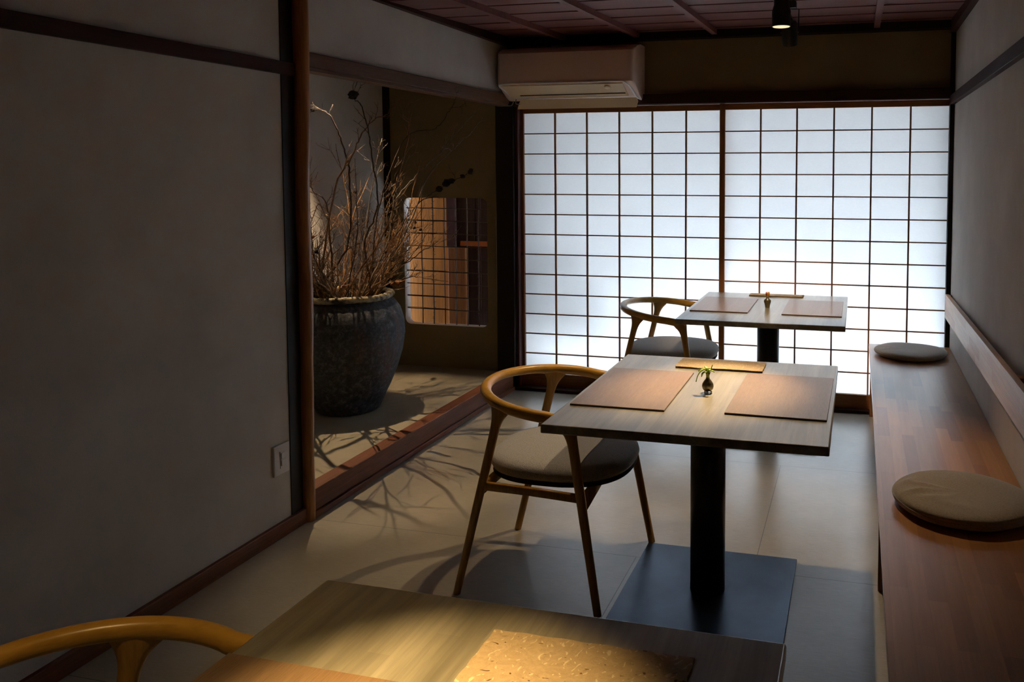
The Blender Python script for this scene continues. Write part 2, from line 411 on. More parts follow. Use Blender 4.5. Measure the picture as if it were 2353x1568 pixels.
# far wall above the sliding screens
st(box('wall_far', 'plaster_shaded', -0.12, XR, 0.0, 0.12, 1.99, 2.45))
st(box('trim_12', 'black_wood', XL, XR, -0.09, 0.0, 2.335, 2.41))
st(box('trim_13', 'dark_wood_x', -0.04, XR - 0.02, -0.05, 0.10, 1.928, 1.992, bevel=0.003))
st(box('trim_14', 'dark_wood_x', -0.04, XR - 0.02, -0.05, 0.10, 0.0, 0.020, bevel=0.002))
st(box('trim_15', 'black_wood', 2.731, XR, -0.035, 0.10, 0.0, 2.36))
# corner post between alcove and screens
st(box('trim_16', 'black_wood', -0.168, -0.040, -0.055, 0.10, 0.0, 2.36, bevel=0.004))
st(box('trim_17', 'red_post', -0.040, -0.020, -0.02, 0.10, 0.0, 1.93, bevel=0.003))
# dark square post and natural log post at the near end of the alcove
st(box('trim_18', 'black_wood', XL - 0.12, XL + 0.004, -2.365, -2.255, 0.0, 2.36))
path = catmull([(-0.058, -2.265, 0), (-0.056, -2.265, 0.45), (-0.050, -2.262, 0.95), (-0.052, -2.268, 1.35), (-0.046, -2.262, 1.8), (-0.044, -2.265, 2.36)], 8)
rad = [0.0255 + 0.003 * sin(i * 0.9) * 0.4 + 0.008 * i / len(path) for i in range(len(path))]
st(MB().sweep(path, rad, 20, ref=(1, 0, 0)).build('trim_19', 'log_wood', smooth=True))
# sill along the alcove edge, with its lower lip
st(box('trim_20', 'sill_wood', -0.130, -0.052, -2.245, -0.055, 0.025, 0.122, bevel=0.004))
st(box('trim_21', 'sill_wood', -0.100, -0.040, -2.245, -0.055, 0.0, 0.026, bevel=0.003))
# alcove shell
AX = -1.03
st(box('floor_alcove', 'alcove_floor', AX, -0.128, -2.36, 0.0, 0.02, 0.112))
st(box('wall_alcove_side', 'plaster', AX - 0.1, AX, -2.5, 0.12, 0, 2.45))
st(box('wall_alcove_near', 'plaster', AX, -0.19, -2.47, -2.365, 0, 2.45))
st(box('ceiling_alcove', 'plaster_shaded', AX - 0.1, -0.19, -2.47, 0.06, 2.38, 2.45))
st(box('trim_22', 'black_wood', AX, AX + 0.035, -0.035, 0.0, 0.112, 2.38))
# alcove far wall with the rounded window opening
WX0, WX1, WZ0, WZ1, WT = -0.897, -0.260, 0.412, 1.310, 0.075
def rrect(x0, x1, z0, z1, r, n=8):
    p = []
    for cx, cz, a0 in ((x1 - r, z0 + r, -90), (x1 - r, z1 - r, 0), (x0 + r, z1 - r, 90), (x0 + r, z0 + r, 180)):
        for k in range(n + 1):
            a = radians(a0 + 90 * k / n); p.append((cx + r * cos(a), cz + r * sin(a)))
    return p
inner = rrect(WX0, WX1, WZ0, WZ1, 0.045)
m_ = 9
outer = []
X0, X1, Z0, Z1 = AX, -0.165, 0.02, 2.40
for i, (px, pz) in enumerate(inner):
    q = i // m_
    k = i % m_
    cxy = ((X1, Z0), (X1, Z1), (X0, Z1), (X0, Z0))[q]
    nx = ((px, Z0) if k < 4 else (X1, pz), (X1, pz) if k < 4 else (px, Z1), (px, Z1) if k < 4 else (X0, pz), (X0, pz) if k < 4 else (px, Z0))[q]
    outer.append(cxy if k == 4 else nx)
aw = MB()
for yy in (0.0, WT):
    a = aw.ring([(x, yy, z) for x, z in inner]); b2 = aw.ring([(x, yy, z) for x, z in outer])
    aw.skin([a, b2], True, False)
st(aw.build('wall_alcove_far', 'plaster_shaded'))
win = st(empty('window_1', (0, 0, 0)))
rv = MB(); a = rv.ring([(x, 0.001, z) for x, z in inner]); b2 = rv.ring([(x, WT, z) for x, z in inner]); rv.skin([a, b2], True, False)
st(rv.build('window_reveal', 'reveal', win))
rnd = random.Random(3)
for i in range(7):
    x = WX0 + 0.115 + i * 0.0875
    p = [(x + rnd.uniform(-.002, .002), 0.042, WZ0 - 0.003 + (WZ1 - WZ0 + 0.006) * k / 10) for k in range(11)]
    s_ = MB().sweep(p, 0.0046 if i % 2 else 0.0040, 8, ref=(1, 0, 0))
    if i % 2:
        for k in range(34):
            z = rnd.uniform(WZ0 + .02, WZ1 - .02); an = rnd.choice((0, pi)) + rnd.uniform(-.7, .7)
            s_.sweep([(x, 0.042, z), (x + 0.017 * cos(an), 0.042 + 0.017 * sin(an), z + 0.006)], [0.0026, 0.0004], 5)
    st(s_.build('lattice_cane', 'bamboo', win, smooth=True))
for i in range(9):
    z = WZ1 - 0.073 - i * 0.0895
    s_ = MB()
    for rep in range(2 if i in (1, 2, 5, 7, 8) else 1):
        p = [(WX0 - 0.002 + (WX1 - WX0 + 0.004) * k / 9, 0.034, z - 0.006 * k / 9 + rep * rnd.uniform(.004, .007) * (1 if k < 5 else -0.4) + rnd.uniform(-.0012, .0012)) for k in range(10)]
        s_.sweep(p, 0.0034 if rep == 0 else 0.0022, 8, ref=(0, 0, 1))
    st(s_.build('lattice_cane', 'bamboo', win, smooth=True))

# ------------------------------------------------------------------ sliding screens
H, ZB = 0.137, 0.106
def screen(name, x0, cw, yf, sl, sr, top, label):
    """x0: left edge of paper; sl, sr stile widths; yf: front face"""
    d = st(empty(name, (x0, yf, 0)))
    xw = cw * 6; zt = ZB + 13 * H
    st(box('stile', 'shoji_wood', -sl, 0, 0, 0.028, 0.021, top, d, 0.0015))
    st(box('stile', 'shoji_wood', xw, xw + sr, 0, 0.028, 0.021, top, d, 0.0015))
    st(box('top_rail', 'shoji_wood_x', 0, xw, 0.001, 0.027, zt, top, d, 0.001))
    st(box('bottom_rail', 'shoji_wood_x', 0, xw, 0.001, 0.027, 0.021, ZB, d, 0.001))
    lt = MB()
    for i in range(1, 6): lt.box(i * cw - 0.005, i * cw + 0.005, 0.006, 0.021, ZB, zt)
    for j in range(1, 13): lt.box(0, xw, 0.0075, 0.0205, ZB + j * H - 0.0037, ZB + j * H + 0.0037)
    st(lt.build('lattice', 'shoji_wood', d))
    pm = MB(); n = 1
    pm.box(0, xw, 0.0212, 0.0216, ZB, zt)
    st(pm.build('paper', 'paper', d))
    return d
d1 = screen('door_1', 0.0, 0.2252, 0.030, 0.046, 0.03, 1.925, '')
d2 = screen('door_2', 1.386, 0.2252, -0.002, 0.034, 0.040, 1.925, '')
# small dark finger pulls in the stiles
st(MB().lathe([(0.012, 0), (0.012, 0.002)], 16).build('finger_pull', 'switch_gap', d1, loc=(-0.022, -0.0015, 0.93))).rotation_euler = (pi / 2, 0, 0)
st(MB().box(-0.007, 0.007, -0.0015, 0.001, -0.03, 0.03).build('finger_pull', 'switch_gap', d2, loc=(6 * 0.2252 + 0.02, 0, 0.93)))

# ------------------------------------------------------------------ outside: added ground, eave and wall, then boarded yard seen through the small window
st(box('floor_added_outside', 'added_ground', -6, 9, 0.10, 9, -0.2, -0.12))  # unseen pale ground, added to bounce sunlight onto the lower paper

ev = MB().prism([(0.10, 2.30), (1.62, 2.02), (1.62, 2.10), (0.10, 2.38)], 'x', -1.5, 5.5)  # unseen overhang, added and shaped to dim the upper paper
st(ev.build('wall_added_eave', 'eave'))
st(box('wall_added_garden', 'added_garden_wall', -3.0, 7.0, 2.5, 2.65, -0.12, 1.95))  # unseen wall, added so the paper gets darker towards the top
pf = tag(MB().box(-1.55, -0.70, 0.30, 0.33, -0.12, 2.1).build('plywood_board', 'plywood'), 'orange plywood board seen behind the left of the lattice window', 'board')
tag(box('purple_post', 'red_post', -0.700, -0.640, 0.256, 0.30, 0.941, 2.1), 'short purple brown upright behind the upper lattice window', 'post')
tag(box('amber_post', 'amber_post', -0.695, -0.550, 0.255, 0.30, -0.12, 0.940, bevel=0.008), 'amber wooden post behind the middle of the lattice window', 'post')
tag(MB().box(-0.699, 0.0, 0.31, 0.345, -0.12, 2.1).box(-0.53, -0.50, 0.295, 0.31, 0.97, 2.1).box(-0.46, -0.452, 0.30, 0.31, -0.12, 2.1).build('board_wall', 'umber'), 'dark brown board wall behind the right of the lattice window', 'wall')
tag(box('orange_strip', 'orange_strip', -0.60, -0.20, 0.27, 0.294, 0.950, 0.985), 'thin orange strip across the dark boards behind the lattice window', 'strip')
# round-backed garden chair whose blurred shadow falls on the paper
gc = empty('garden_chair', (0.26, 0.36, -0.12), 'blurred round-backed chair shadow behind the lower left screen paper', 'chair')
hp = [(-0.27, -0.1, 0.0)] + [(-0.27 * cos(radians(a)), -0.1, 0.55 + 0.27 * sin(radians(a))) for a in range(0, 181, 15)] + [(0.27, -0.1, 0)]
MB().sweep(hp, 0.024, 12, ref=(0, 1, 0)).build('hoop_back', 'garden_metal', gc, smooth=True)
pr = [(0.20, 0.33), (0.23, 0.36), (0.20, 0.43), (0.12, 0.475), (0.02, 0.49)]
MB().lathe([(0.02, 0.33)] + pr, 32).build('seat_pad', 'garden_metal', gc, smooth=True, loc=(0.03, 0.12, 0))
for sx in (-1, 1): MB().sweep([(sx * 0.15, 0.12, 0.0), (sx * 0.15, 0.12, 0.345)], 0.012, 8).build('leg', 'garden_metal', gc, smooth=True)

# ------------------------------------------------------------------ tables
def table(loc, label, cx=0.434, cy=0.51):
    t = empty('dining_table', loc, label, 'table', 'square pedestal tables down the room')
    MB().box(-cx, cx, -cy, cy, 0.699, 0.727).build('table_top', 'table_top', t, bevel=0.004)
    prof = [(0.062, 0.012), (0.062, 0.690)]
    MB().lathe(prof, 48).build('column', 'column', t, smooth=True)
    o = t.children[-1]
    smooth_by_angle(o)
    MB().box(-0.16, 0.16, -0.16, 0.16, 0.6895, 0.699).build('mounting_plate', 'column', t)
    MB().box(-0.294, 0.294, -0.309, 0.309, 0.0, 0.012).build('base_plate', 'steel', t, bevel=0.0015)
    return t
TM = (1.7105, -2.447); TN = (1.727, -0.560); TF = (1.672, -4.487)
tm = table((TM[0], TM[1], 0), 'grey-stained wooden table on a black column, the middle one of three')
tn = copy_tree(tm); tn.location = (TN[0], TN[1], 0); tn['label'] = 'grey-stained wooden table farthest back, right in front of the paper screens'
tf = copy_tree(tm); tf.location = (TF[0], TF[1], 0); tf['label'] = 'nearest wooden table cut off by the bottom of the photo'
tf.rotation_euler = (0, 0, -0.004)

# placemats: name, centre x, y, half x, half y
def placemat(x, y, label, hx=0.16, hy=0.262, rz=0):
    p = empty('placemat', (x, y, 0.7272), label, 'placemat', 'wooden placemats on the tables', rz)
    MB().box(-hx, hx, -hy, hy, 0.0, 0.0030).build('mat_base', 'mat_edge', p)
    MB().box(-hx, hx, -hy, hy, 0.0031, 0.0058).build('veneer_top', 'veneer', p, bevel=0.0008)
    return p
placemat(1.454, -2.471, 'brown wooden placemat on the middle table, by the curved chair', rz=0.005)
placemat(1.971, -2.441, 'brown wooden placemat on the middle table, on the bench side', 0.16, 0.272, rz=-0.01)
placemat(1.479, -0.548, 'brown wooden placemat on the farthest table, on the chair side', 0.16, 0.255)
placemat(1.980, -0.552, 'brown wooden placemat on the farthest table, on the bench side', 0.158, 0.258)
placemat(1.402, -4.502, 'orange-lit wooden placemat at the bottom edge on the nearest table', 0.16, 0.262, rz=-0.004)

def menu(x, y, label, hx=0.171, hy=0.078, rz=0.0, seed=1):
    r = random.Random(seed)
    t = empty('paper_menu', (x, y, 0.7275), label, 'menu', 'folded handmade paper menus', rz)
    for name, z0, z1, g in (('lower_leaf', 0.0, 0.0016, 0.0), ('upper_leaf', 0.0036, 0.0056, 0.002)):
        n = 26; poly = []
        def jit(): return r.uniform(-.0016, .0016)
        poly += [(-hx + 2 * hx * i / n, -hy + jit()) for i in range(n)]
        poly += [(hx + jit(), -hy + 2 * hy * i / n) for i in range(n)]
        poly += [(hx - 2 * hx * i / n, hy + jit()) for i in range(n)]
        poly += [(-hx + jit(), hy - 2 * hy * i / n) for i in range(n)]
        # grid surface with a slight lift towards the loose front edge
        nx, ny = 24, 12; mb = MB(); rows = []
        for top in (0, 1):
            for j in range(ny + 1):
                for i in range(nx + 1):
                    u, v_ = i / nx, j / ny
                    ex = 0.0014 * sin(23 * v_ + 5 * top + seed) if i in (0, nx) else 0
                    ey = 0.0014 * sin(31 * u + seed) if j in (0, ny) else 0
                    lift = (1 - v_) * 0.0016 * (1 if name == 'upper_leaf' else 0) + 0.0006 * sin(9 * u + seed) * (1 - v_) * (1 if name == 'upper_leaf' else 0)
                    mb.v.append((-hx + 2 * hx * u + ex, -hy + 2 * hy * v_ + ey, (z1 if top else z0) + lift))
        S = (nx + 1) * (ny + 1)
        idx = lambda i, j, t_: t_ * S + j * (nx + 1) + i
        for j in range(ny):
            for i in range(nx):
                mb.f.append((idx(i, j, 1), idx(i + 1, j, 1), idx(i + 1, j + 1, 1), idx(i, j + 1, 1)))
                mb.f.append((idx(i, j, 0), idx(i, j + 1, 0), idx(i + 1, j + 1, 0), idx(i + 1, j, 0)))
        for i in range(nx):
            mb.f.append((idx(i, 0, 0), idx(i + 1, 0, 0), idx(i + 1, 0, 1), idx(i, 0, 1)))
            mb.f.append((idx(i + 1, ny, 0), idx(i, ny, 0), idx(i, ny, 1), idx(i + 1, ny, 1)))
        for j in range(ny):
            mb.f.append((idx(0, j + 1, 0), idx(0, j, 0), idx(0, j, 1), idx(0, j + 1, 1)))
            mb.f.append((idx(nx, j, 0), idx(nx, j + 1, 0), idx(nx, j + 1, 1), idx(nx, j, 1)))
        mb.build(name, 'washi', t, smooth=False)
    # fold along the far edge joins the two leaves
    MB().sweep([(-hx + .001, hy - .001, 0.0028), (hx - .001, hy - .001, 0.0028)], [0.0024, 0.0024], 8).build('fold', 'washi', t, smooth=True)
    return t
menu(1.694, -2.058, 'folded tan handmade-paper menu at the back of the middle table', seed=2)
menu(1.733, -0.128, 'folded tan handmade-paper menu at the back of the farthest table', 0.164, 0.046, seed=5)
menu(1.800, -4.147, 'large golden-lit handmade-paper menu on the nearest table', 0.171, 0.078, seed=9)

# vases
def vase(x, y, prof, label, feet=True):
    v_ = empty('bud_vase', (x, y, 0.7275), label, 'vase')
    MB().lathe(prof, 28, cap=True).build('vase_body', 'vase', v_, smooth=True)
    if feet:
        for k in range(3):
            a = 2 * pi * k / 3 + 0.5
            MB().sweep([(0.009 * cos(a), 0.009 * sin(a), 0.008), (0.0145 * cos(a), 0.0145 * sin(a), 0.0)], [0.004, 0.0022], 8).build('foot', 'vase', v_, smooth=True)
    return v_
vp = [(0.004, 0.005), (0.013, 0.006), (0.0185, 0.013), (0.0208, 0.022), (0.0195, 0.031), (0.0135, 0.041), (0.0070, 0.049), (0.0052, 0.056), (0.0062, 0.063), (0.0098, 0.072), (0.0088, 0.072), (0.0045, 0.060), (0.001, 0.058)]
vase(1.711, -2.462, vp, 'tiny pear-shaped bronze bud vase with green leaves on the middle table')
vp2 = [(0.004, 0.0), (0.0125, 0.0005), (0.014, 0.012), (0.0205, 0.036), (0.0195, 0.044), (0.010, 0.052), (0.008, 0.058), (0.0095, 0.064), (0.0075, 0.064), (0.006, 0.058), (0.001, 0.056)]
vase(1.724, -0.585, vp2, 'tiny shouldered bud vase with a yellow flower on the farthest table', False)
def leaf_mesh(mb, path, wd, up=(0, 0, 1), th=0.0012):
    n = len(path); ref = Vector(up)
    rad = []
    for i in range(n):
        t = i / (n - 1); rad.append((max(0.0004, wd * (sin(pi * min(1, 0.15 + 0.85 * t)) ** 0.8)), th))
    P = [Vector(p) for p in path]
    refs = []
    for i in range(n):
        t = (P[min(i + 1, n - 1)] - P[max(i - 1, 0)]).normalized()
        refs.append(tuple(t.cross(ref).normalized() if t.cross(ref).length > 1e-3 else (1, 0, 0)))
    mb.sweep(path, rad, 8, ref=refs)
sg = empty('leaf_sprig', (1.711, -2.462, 0.795), 'bright green drooping leaf sprig standing in the pear-shaped vase', 'leaves')
for ends in (((0, 0, -0.03), (-0.008, 0, 0.012), (-0.022, -0.006, 0.010), (-0.034, -0.01, -0.008), (-0.040, -0.012, -0.030)),
             ((0, 0, -0.03), (-0.006, 0.004, 0.008), (-0.018, 0.004, 0.012), (-0.030, 0.006, 0.010), (-0.034, 0.006, 0.002)),
             ((0, 0, -0.03), (0.003, 0, 0.006), (0.010, 0.002, 0.016), (0.016, 0.003, 0.030)),
             ((0, 0, -0.03), (0.004, 0, 0.008), (0.014, -0.004, 0.012), (0.024, -0.006, 0.006)),
             ((0, 0, -0.03), (-0.002, 0, 0.010), (-0.008, 0.005, 0.020), (-0.014, 0.008, 0.022)),
             ((0, 0, -0.03), (-0.004, -0.004, 0.004), (-0.016, -0.012, 0.002), (-0.020, -0.016, -0.010))):
    mb = MB(); leaf_mesh(mb, catmull(ends, 6), 0.0072, th=0.0018)
    mb.build('leaf', 'leaf', sg, smooth=True)
fl = empty('flower_sprig', (1.724, -0.585, 0.788), 'small yellow and red flower in the farthest bud vase', 'flower')
for k in range(9):
    a = 2 * pi * k / 9; mb = MB()
    leaf_mesh(mb, catmull([(0, 0, -0.01), (0.007 * cos(a), 0.007 * sin(a), 0.006), (0.012 * cos(a), 0.012 * sin(a), 0.020), (0.009 * cos(a), 0.009 * sin(a), 0.030)], 4), 0.005)
    mb.build('petal', 'petal_red' if k % 3 == 0 else 'petal', fl, smooth=True)
mb = MB(); leaf_mesh(mb, catmull([(0, 0, -0.02), (-0.008, 0, 0.004), (-0.018, 0, 0.004)], 5), 0.004); mb.build('leaf', 'leaf', fl, smooth=True)
MB().sweep([(0, 0, -0.03), (0, 0, 0.004)], 0.0022, 8).build('stem', 'leaf', fl, smooth=True)

# ------------------------------------------------------------------ chairs
def chair(loc, label):
    t = empty('armchair', loc, label, 'chair', 'round-backed wooden armchairs')
    # hoop: one bent rail, high at the back, running down into the arms
    key = []
    def hoop_pt(s):                      # s in -1..1, 0 at the back
        a = s * radians(100)
        if abs(s) <= 1:
            x = 0.03 - 0.275 * cos(a); yv = 0.312 * sin(a)
        return Vector((x, yv, 0.712 - 0.040 * abs(s) ** 1.6))
    pts = [hoop_pt(s) for s in [i / 24 - 1 for i in range(49)]]
    e1 = Vector((0.130, 0.311, 0.665)); e2 = Vector((0.180, 0.308, 0.655))
    left = [Vector((v_.x, -v_.y, v_.z)) for v_ in (e2, e1)]
    full = left + pts + [e1, e2]
    full = catmull(full, 2)
    n = len(full); rad = []; refs = []
    for i, p in enumerate(full):
        q = abs(i / (n - 1) * 2 - 1)     # 0 at back, 1 at the ends
        hgt = 0.0165 + 0.004 * q         # half height
        wid = 0.021 - 0.004 * q
        if q > 0.965: hgt *= 0.80; wid *= 0.85
        rad.append((hgt, wid)); refs.append((-0.25 * (1 - q), 0, 1))
    MB().sweep(full, rad, 16, ref=refs, power=2.3).build('hoop_rail', 'hoop_wood', t, smooth=True)
    # legs flare into the rail
    def leg(top, foot, tang, f=0.040, shift=0.0):
        P, Rr, rf = [], [], []
        top = Vector(top); foot = Vector(foot); L = (foot - top).length; k = 30
        for i in range(k + 1):
            d = (i / k) ** 1.5 * L
            p = top + (foot - top) * (d / L)
            a = 0.0172 + f * exp(-((max(0, d - 0.010)) / 0.030) ** 1.3)
            if d > 0.3 * L: a -= 0.0035 * (d / L - 0.3) / 0.7
            b2 = 0.0145 - 0.0025 * (d / L) + 0.002 * exp(-(d / 0.05) ** 2)
            P.append(p - Vector(tang) * shift * (a - 0.0172 if d < 0.3 * L else 0)); Rr.append((a, b2)); rf.append(tuple(tang))
        return MB().sweep(P, Rr, 16, ref=rf, power=2.2)
    tb = hoop_pt(0.62); tang = (hoop_pt(0.66) - hoop_pt(0.58)).normalized()
    for sy in (-1, 1):
        tg = Vector((tang.x, tang.y * sy, tang.z))
        leg((tb.x, tb.y * sy, tb.z - 0.006), (-0.272, 0.278 * sy, 0.0), tg, 0.031).build('back_leg', 'chair_wood', t, smooth=True)
        leg((0.166, 0.309 * sy, 0.667), (0.272 + (0.03 if sy > 0 else -0.012), 0.300 * sy, 0.0), Vector((1, 0, -0.1)).normalized(), 0.022, 0.6).build('front_leg', 'chair_wood', t, smooth=True)
    # rails under the seat
    def on(a, b2, z): 
        a = Vector(a); b2 = Vector(b2); return a + (b2 - a) * ((a.z - z) / (a.z - b2.z))
    zr = 0.402
    for sy in (-1, 1):
        pb = on((tb.x, tb.y * sy, tb.z), (-0.272, 0.278 * sy, 0), zr); pf_ = on((0.155, 0.309 * sy, 0.66), (0.272, 0.300 * sy, 0), zr)
        MB().sweep([pb, (pb + pf_) / 2 + Vector((0, -0.006 * sy, 0)), pf_], [(0.0150, 0.009)] * 3, 12, ref=(0, 0, 1), power=4).build('side_rail', 'chair_wood', t, smooth=True)
    pl = [on((0.155, 0.309 * sy, 0.66), (0.272, 0.300 * sy, 0), 0.375) for sy in (-1, 1)]
    MB().sweep([pl[0], (pl[0] + pl[1]) / 2 + Vector((-0.01, 0, 0.012)), pl[1]], [(0.036, 0.010), (0.018, 0.010), (0.036, 0.010)], 12, ref=(0, 0, 1), power=4).build('front_rail', 'chair_wood', t, smooth=True)
    pl = [on((tb.x, tb.y * sy, tb.z), (-0.272, 0.278 * sy, 0), 0.385) for sy in (-1, 1)]
    MB().sweep([pl[0], (pl[0] + pl[1]) / 2 + Vector((-0.01, 0, 0)), pl[1]], [(0.020, 0.010)] * 3, 12, ref=(0, 0, 1), power=4).build('back_rail', 'chair_wood', t, smooth=True)
    # seat: rounded, domed cushion over a thin black underlay
    def outline(rr, n=64):
        o = []
        for i in range(n):
            a = 2 * pi * i / n; cx, sx = cos(a), sin(a)
            p = 2 / 2.5
            hw = 0.262 - 0.0 * cx
            o.append((0.045 + 0.268 * rr * math.copysign(abs(cx) ** p, cx), hw * rr * math.copysign(abs(sx) ** p, sx)))
        return o
    mb = MB(); rs = []
    for rr, z in ((0.02, 0.425), (0.90, 0.425), (0.975, 0.430), (1.0, 0.445), (0.985, 0.462), (0.93, 0.475), (0.82, 0.482), (0.6, 0.486), (0.3, 0.485), (0.02, 0.485)):
        rs.append(mb.ring([(x, y_, z) for x, y_ in outline(rr)]))
    mb.skin(rs); mb.build('seat', 'felt', t, smooth=True)
    mb = MB(); rs = [mb.ring([(x, y_, z) for x, y_ in outline(r_)]) for r_, z in ((0.93, 0.408), (0.97, 0.412), (0.965, 0.426))]
    mb.skin(rs); mb.build('seat_board', 'under', t)
    return t
c1 = chair((1.12, -2.405, 0), 'round-backed oak armchair with grey felt seat at the middle table')
c2 = copy_tree(c1); c2.location = (1.12, -0.530, 0); c2['label'] = 'round-backed oak armchair with slate seat against the paper screens'
c3 = copy_tree(c1); c3.location = (1.078, -4.435, 0); c3['label'] = 'nearest oak armchair with only its curved back rail in the lower left'

# ------------------------------------------------------------------ bench, backrest and cushions
bn = empty('bench', (2.289, -0.06, 0), 'long brown laminated wooden bench along the right wall', 'bench')
MB().box(0, 0.466, -5.6, 0, 0.417, 0.445).build('bench_top', 'bench_top', bn, bevel=0.002)
MB().box(0.010, 0.44, -0.032, -0.002, 0, 0.417).build('leg_panel', 'bench_side', bn, bevel=0.002)
MB().box(0.012, 0.44, -2.235, -2.205, 0, 0.417).build('leg_panel', 'bench_side', bn, bevel=0.002)
MB().box(0.012, 0.44, -4.43, -4.40, 0, 0.417).build('leg_panel', 'bench_side', bn, bevel=0.002)
br_ = empty('backrest_rail', (2.700, -0.08, 0), 'pale laminated backrest board along the wall above the bench', 'backrest')
x0, x1 = 0.0, 0.024
rb = MB(); Ln = 5.4
zt0, zb0 = 0.768, 0.628; sl = -0.0215 * 0 
ring0 = [(0.022, 0, zt0), (0.045, 0, zt0), (0.045, 0, zb0), (0.022, 0, zb0)]
ring1 = [(0.0 - 0.025, -Ln, zt0 + 0.155), (0.023 - 0.025, -Ln, zt0 + 0.155), (0.023 - 0.025, -Ln, zb0 + 0.17), (0.0 - 0.025, -Ln, zb0 + 0.17)]
rb.skin([rb.ring(ring0), rb.ring(ring1)]); rb.build('backrest_board', 'rail_laminate', br_, bevel=0.0015)
for yy in (-0.004, -2.3, -4.6):
    k = -yy / Ln
    MB().box(0.045 - 0.047 * k, 0.0568, yy - 0.05, yy, zb0 + 0.02 + 0.17 * k, zt0 + 0.155 * k - 0.002).build('wall_block', 'bench_side', br_)
def cushion(x, y_, r, label, seed, h=0.045, rz=0.0):
    t = empty('seat_cushion', (x, y_, 0.4455), label, 'cushion', 'round linen cushions on the bench', rz)
    rn = random.Random(seed); mb = MB(); rs = []; n = 96
    ph = [rn.uniform(0, 6) for _ in range(6)]
    wr = 1.0 if seed == 1 else 0.25
    prof = []
    K = 26
    for k in range(K + 1):
        a = -pi / 2 + pi * k / K
        prof.append((cos(a), sin(a)))
    for cx, sz in prof:
        ring = []
        e = cx ** 0.46 if cx > 0 else 0
        rr = max(0.004, e)
        for i in range(n):
            th = 2 * pi * i / n
            wob = 1 + 0.012 * sin(3 * th + ph[0]) + 0.006 * sin(7 * th + ph[1])
            X = r * rr * wob * cos(th); Y = r * rr * wob * sin(th)
            zz = h * 0.5 * (1 + math.copysign(abs(sz) ** 0.62, sz))
            if sz > 0:
                zz += -0.007 * (1 - rr) + 0.0022 * sin(18 * X + ph[2]) * cos(15 * Y + ph[3])
                # creases near the left edge
                for cxx, cyy, an, am, ln in ((-0.62, -0.15, 0.5, 0.006, 0.25), (-0.5, 0.10, -0.35, 0.005, 0.22), (-0.35, -0.35, 0.2, 0.005, 0.2), (-0.75, 0.25, 0.9, 0.004, 0.2), (-0.2, -0.55, -0.3, 0.004, 0.3)):
                    dx = (X / r - cxx) ; dy = (Y / r - cyy)
                    u = dx * cos(an) + dy * sin(an); v_ = -dx * sin(an) + dy * cos(an)
                    zz += 1.6 * wr * am * exp(-(u / ln) ** 2) * exp(-(v_ / 0.06) ** 2) * sin(min(1, rr * 1.2) * pi / 2)
            ring.append((X, Y, max(0.0005, zz)))
        rs.append(mb.ring(ring))
    mb.skin(rs); cv = mb.build('cover', 'cushion', t, smooth=True)
    z = h * 0.52
    MB().sweep([(r * 1.003 * (1 + 0.012 * sin(3 * 2 * pi * i / 72 + ph[0]) + 0.006 * sin(7 * 2 * pi * i / 72 + ph[1])) * cos(2 * pi * i / 72), r * 1.003 * (1 + 0.012 * sin(3 * 2 * pi * i / 72 + ph[0]) + 0.006 * sin(7 * 2 * pi * i / 72 + ph[1])) * sin(2 * pi * i / 72), z + 0.002 * sin(i * 0.35)) for i in range(73)], 0.0016, 6, ref=(0, 0, 1)).build('piping', 'cushion', cv, smooth=True)
    return t
cushion(2.517, -0.345, 0.200, 'round taupe linen cushion at the far end of the bench by the screens', 2)
cushion(2.545, -2.580, 0.213, 'large creased taupe linen cushion on the nearer part of the bench', 1, 0.058)

# ------------------------------------------------------------------ light switch
sw = empty('light_switch', (XL, -2.428, 0.322), 'white double light switch plate low on the left wall', 'switch')
MB().box(0.0005, 0.010, -0.047, 0.047, -0.062, 0.062).build('switch_plate', 'switch', sw, bevel=0.002); plate = sw.children[0]
for z in (0.014, -0.016):
    MB().box(0.010, 0.0145, -0.006, 0.022, z - 0.012, z + 0.013).build('rocker', 'switch', plate, bevel=0.002)
MB().box(0.0095, 0.0106, -0.0125, -0.0095, -0.036, 0.034).build('slot', 'switch_gap', plate)

# ------------------------------------------------------------------ air conditioner
ac = empty('air_conditioner', (-0.045, 0.0, 1.95), 'brownish white split air conditioner with open louvre above the left screen', 'air conditioner')
Wd = 0.905; D = 0.295
# side profile (y, z): front face, shaped bottom, domed top
prof = [(-0.002, 0.015), (-0.10, 0.012), (-0.16, 0.030), (-0.235, 0.072), (-0.275, 0.088), (-D, 0.105), (-D - 0.004, 0.2), (-D + 0.002, 0.296), (-D + 0.02, 0.312), (-0.22, 0.335), (-0.12, 0.352), (-0.002, 0.352)]
mb = MB(); rs = []
for x, ins in ((0.0, 0.020), (0.004, 0.010), (0.014, 0.002), (0.03, 0.0), (Wd - 0.045, 0.0), (Wd - 0.020, 0.006), (Wd - 0.006, 0.020), (Wd, 0.040)):
    ring = []
    for (py, pz) in prof:
        k = (-py) / D
        ring.append((x, py + ins * k, pz))
    rs.append(mb.ring(ring))
mb.skin(rs)
o = mb.build('housing', 'ac_white', ac); smooth_by_angle(o, 35)
